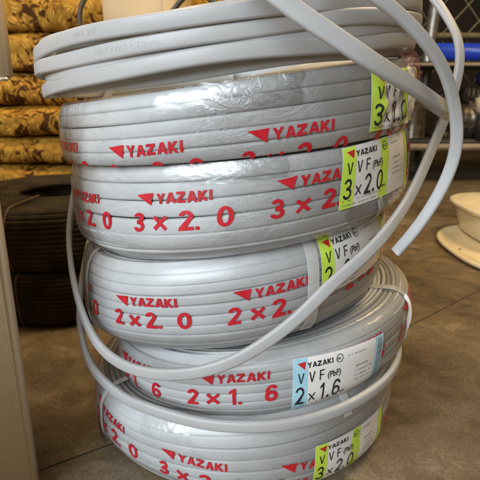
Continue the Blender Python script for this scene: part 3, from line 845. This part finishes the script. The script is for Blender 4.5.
g = Geo(); g.box((1.125, 1.664, .560), (.10, .002, .030), 0, 0); st = g.obj('sticker', M_IVORY, bb_)
g = Geo(); g.box((1.085, 1.6627, .566), (.018, .0016, .016), 0, 0); g.obj('warning_mark', M_YEL, st)
cr = thing('blue_crate', 'blue plastic tray on supports, under the rack top by the right edge', 'crate', (1.24, 1.70, .196))
g = Geo(); g.box((1.21, 1.70, .455), (.30, .10, .06), 0, .01); g.obj('tray', M_BLUEP, cr)
for s_ in (-.10, .10):
    g = Geo(); g.box((1.21 + s_, 1.70, .3103), (.02, .08, .2290), 0, .003); g.obj('support', M_RACK, cr)
iv = thing('ivory_case', 'ivory plastic case on the rack to the right of the crossing cables', 'case', (1.10, 1.70, .30))
g = Geo(); g.box((1.105, 1.68, .345), (.115, .10, .085), 0, .012); g.obj('case_body', M_IVORY, iv)
g = Geo(); g.box((1.105, 1.626, .355), (.07, .010, .045), 0, .004); g.obj('case_lid', M_RAIL, iv)
g = Geo(); g.box((1.105, 1.68, .249), (.10, .09, .105), 0, .004); g.obj('case_foot', M_RACK, iv)
rng = random.Random(3)
kinds = ['pipe_flange', 'motor_housing', 'metal_tin']
desc = {'pipe_flange': 'greasy dark pipe flange', 'motor_housing': 'dark finned motor housing', 'metal_tin': 'dark dented metal tin'}
x = .58; n = 0; lastx = []
ordn = ['first', 'second', 'third', 'fourth', 'fifth', 'sixth', 'seventh', 'eighth', 'ninth', 'tenth', 'eleventh', 'twelfth', 'thirteenth']
while x < 2.1:
    kd = kinds[n % 3]; r_ = rng.uniform(.035, .062); y = 1.76 + rng.uniform(-.03, .03); z0 = .196
    t = thing(kd, f'{desc[kd]}, {ordn[n]} part from the left along the lower shelf of the rack', kd.split('_')[1], (x, y, z0), 'dark parts on the rack')
    g = Geo()
    if kd == 'pipe_flange':
        g.lathe([(0, 0), (r_, 0), (r_, .02), (r_ * .6, .03), (r_ * .55, .15), (r_ * .9, .16), (r_ * .9, .18), (r_ * .4, .185), (r_ * .38, .05), (0, .05)], (x, y, z0), 28); g.obj('flange_body', M_GREASE, t)
        for q in range(6):
            g = Geo(); g.box((x + r_ * .75 * math.cos(q), y + r_ * .75 * math.sin(q), z0 + .186), (.012, .012, .010), q, .002); g.obj('bolt', M_STEEL, t)
    elif kd == 'motor_housing':
        g.box((x, y, z0 + .085), (r_ * 2, .12, .16), rng.uniform(-.3, .3), .018)
        for q in range(5): g.box((x - r_ * .8 + q * r_ * .4, y, z0 + .19), (.006, .10, .06), 0, .001)
        g.obj('housing', M_GREASE, t)
        g = Geo(); g.lathe([(0, 0), (.018, 0), (.018, .03), (.010, .05), (0, .05)], (x, y, z0 + .165), 16); g.obj('shaft_cap', M_STEEL, t)
    else:
        hh = rng.uniform(.16, .29)
        g.lathe([(0, 0), (r_, 0), (r_, .004), (r_ * .97, .008), (r_ * .97, hh - .01), (r_, hh - .006), (r_, hh), (r_ * .9, hh - .004), (0, hh - .004)], (x, y, z0), 28); g.obj('tin_body', M_RACK if n % 2 else M_GREASE, t)
        g = Geo(); g.lathe([(0, 0), (r_ * .4, 0), (r_ * .4, .012), (0, .012)], (x, y, z0 + hh - .004), 18); g.obj('cap', M_STEEL, t)
    x += r_ * 2 + rng.uniform(.012, .03); n += 1
    if n >= 13: break

# ------------------------------------------------------------------ cream enamel object
cb = thing('cream_scale', 'cream enamelled floor scale with a pan on a flat foot plate, at the right edge', 'scale', (.80, .70, 0))
def sup(n_, ex=2.6): return lambda a: (abs(math.cos(a)) ** ex + abs(math.sin(a)) ** ex) ** (-1 / ex)
g = Geo()
g.lathe([(0, .002), (.236, .002), (.243, .005), (.245, .010), (.241, .0145), (.234, .0145), (.228, .011), (.20, .011), (0, .011)], (0, 0, 0), 96, sup(0))
V = np.concatenate(g.V); V[:, 1] *= 1.05; V += np.array((.795, .64, 0)); mesh_obj('foot_plate', V, g.F, M_CREAM, cb)
g = Geo()
g.lathe([(.118, .0112), (.136, .014), (.144, .022), (.151, .042), (.157, .060), (.161, .074), (.162, .082)], (0, 0, 0), 96, sup(0, 3.))
V = np.concatenate(g.V); V[:, 2] *= 1.12; V += np.array((.79, .745, 0)); mesh_obj('pan', V, g.F, M_CREAM, cb)
g = Geo()
g.lathe([(.12, .080), (.160, .0815), (.172, .084), (.176, .089), (.174, .094), (.168, .0965), (.162, .0955), (.152, .0965), (.12, .107), (.06, .114), (0, .116)], (0, 0, 0), 96, sup(0, 3.2))
V = np.concatenate(g.V); V[:, 2] *= 1.12; V += np.array((.79, .745, 0)); mesh_obj('lid', V, g.F, M_CREAM, cb)
g = Geo(); g.lathe([(0, .0), (.0035, 0), (.0035, .0006), (0, .0006)], (.580, .64, .0114), 14); g.obj('screw_hole', M_HOLE, cb)

# ------------------------------------------------------------------ light
w = bpy.data.worlds.new('World'); S.world = w; w.use_nodes = True
bg = w.node_tree.nodes['Background']; bg.inputs[0].default_value = (1.0, .64, .30, 1); bg.inputs[1].default_value = .17
def area(name, loc, target, size, power, color, sy=None):
    l = bpy.data.lights.new(name, 'AREA'); l.energy = power; l.color = color; l.size = size
    if sy: l.shape = 'RECTANGLE'; l.size_y = sy
    o = bpy.data.objects.new(name, l); COL.objects.link(o); o.location = loc
    o.rotation_euler = (Vector(target) - Vector(loc)).to_track_quat('-Z', 'Y').to_euler()
    return o
area('door_daylight', (-1.30, -2.20, 1.50), (0, 0, .28), 2.2, 112, (.84, .925, 1.0), 1.6)
area('ceiling_lamp', (1.3, .6, 2.1), (.4, .3, .1), .6, 34, (1.0, .70, .34))
area('ceiling_lamp', (-.5, .35, 2.0), (-.4, .8, .35), .45, 19, (1.0, .72, .38))

# ------------------------------------------------------------------ camera
cd = bpy.data.cameras.new('Camera'); cam = bpy.data.objects.new('Camera', cd); COL.objects.link(cam)
cam.location = (0, -.615, .42); cam.rotation_euler = (R(90 - 17), 0, 0)
cd.sensor_width = 36; cd.lens = 37.5; cd.clip_start = .01; cd.clip_end = 60
cd.dof.use_dof = True; cd.dof.focus_distance = .44; cd.dof.aperture_fstop = 15
S.camera = cam
S.render.engine = 'CYCLES'
S.cycles.max_bounces = 10; S.cycles.transparent_max_bounces = 16
S.view_settings.view_transform = 'Standard'; S.view_settings.look = 'None'; S.view_settings.exposure = 0; S.view_settings.gamma = 1
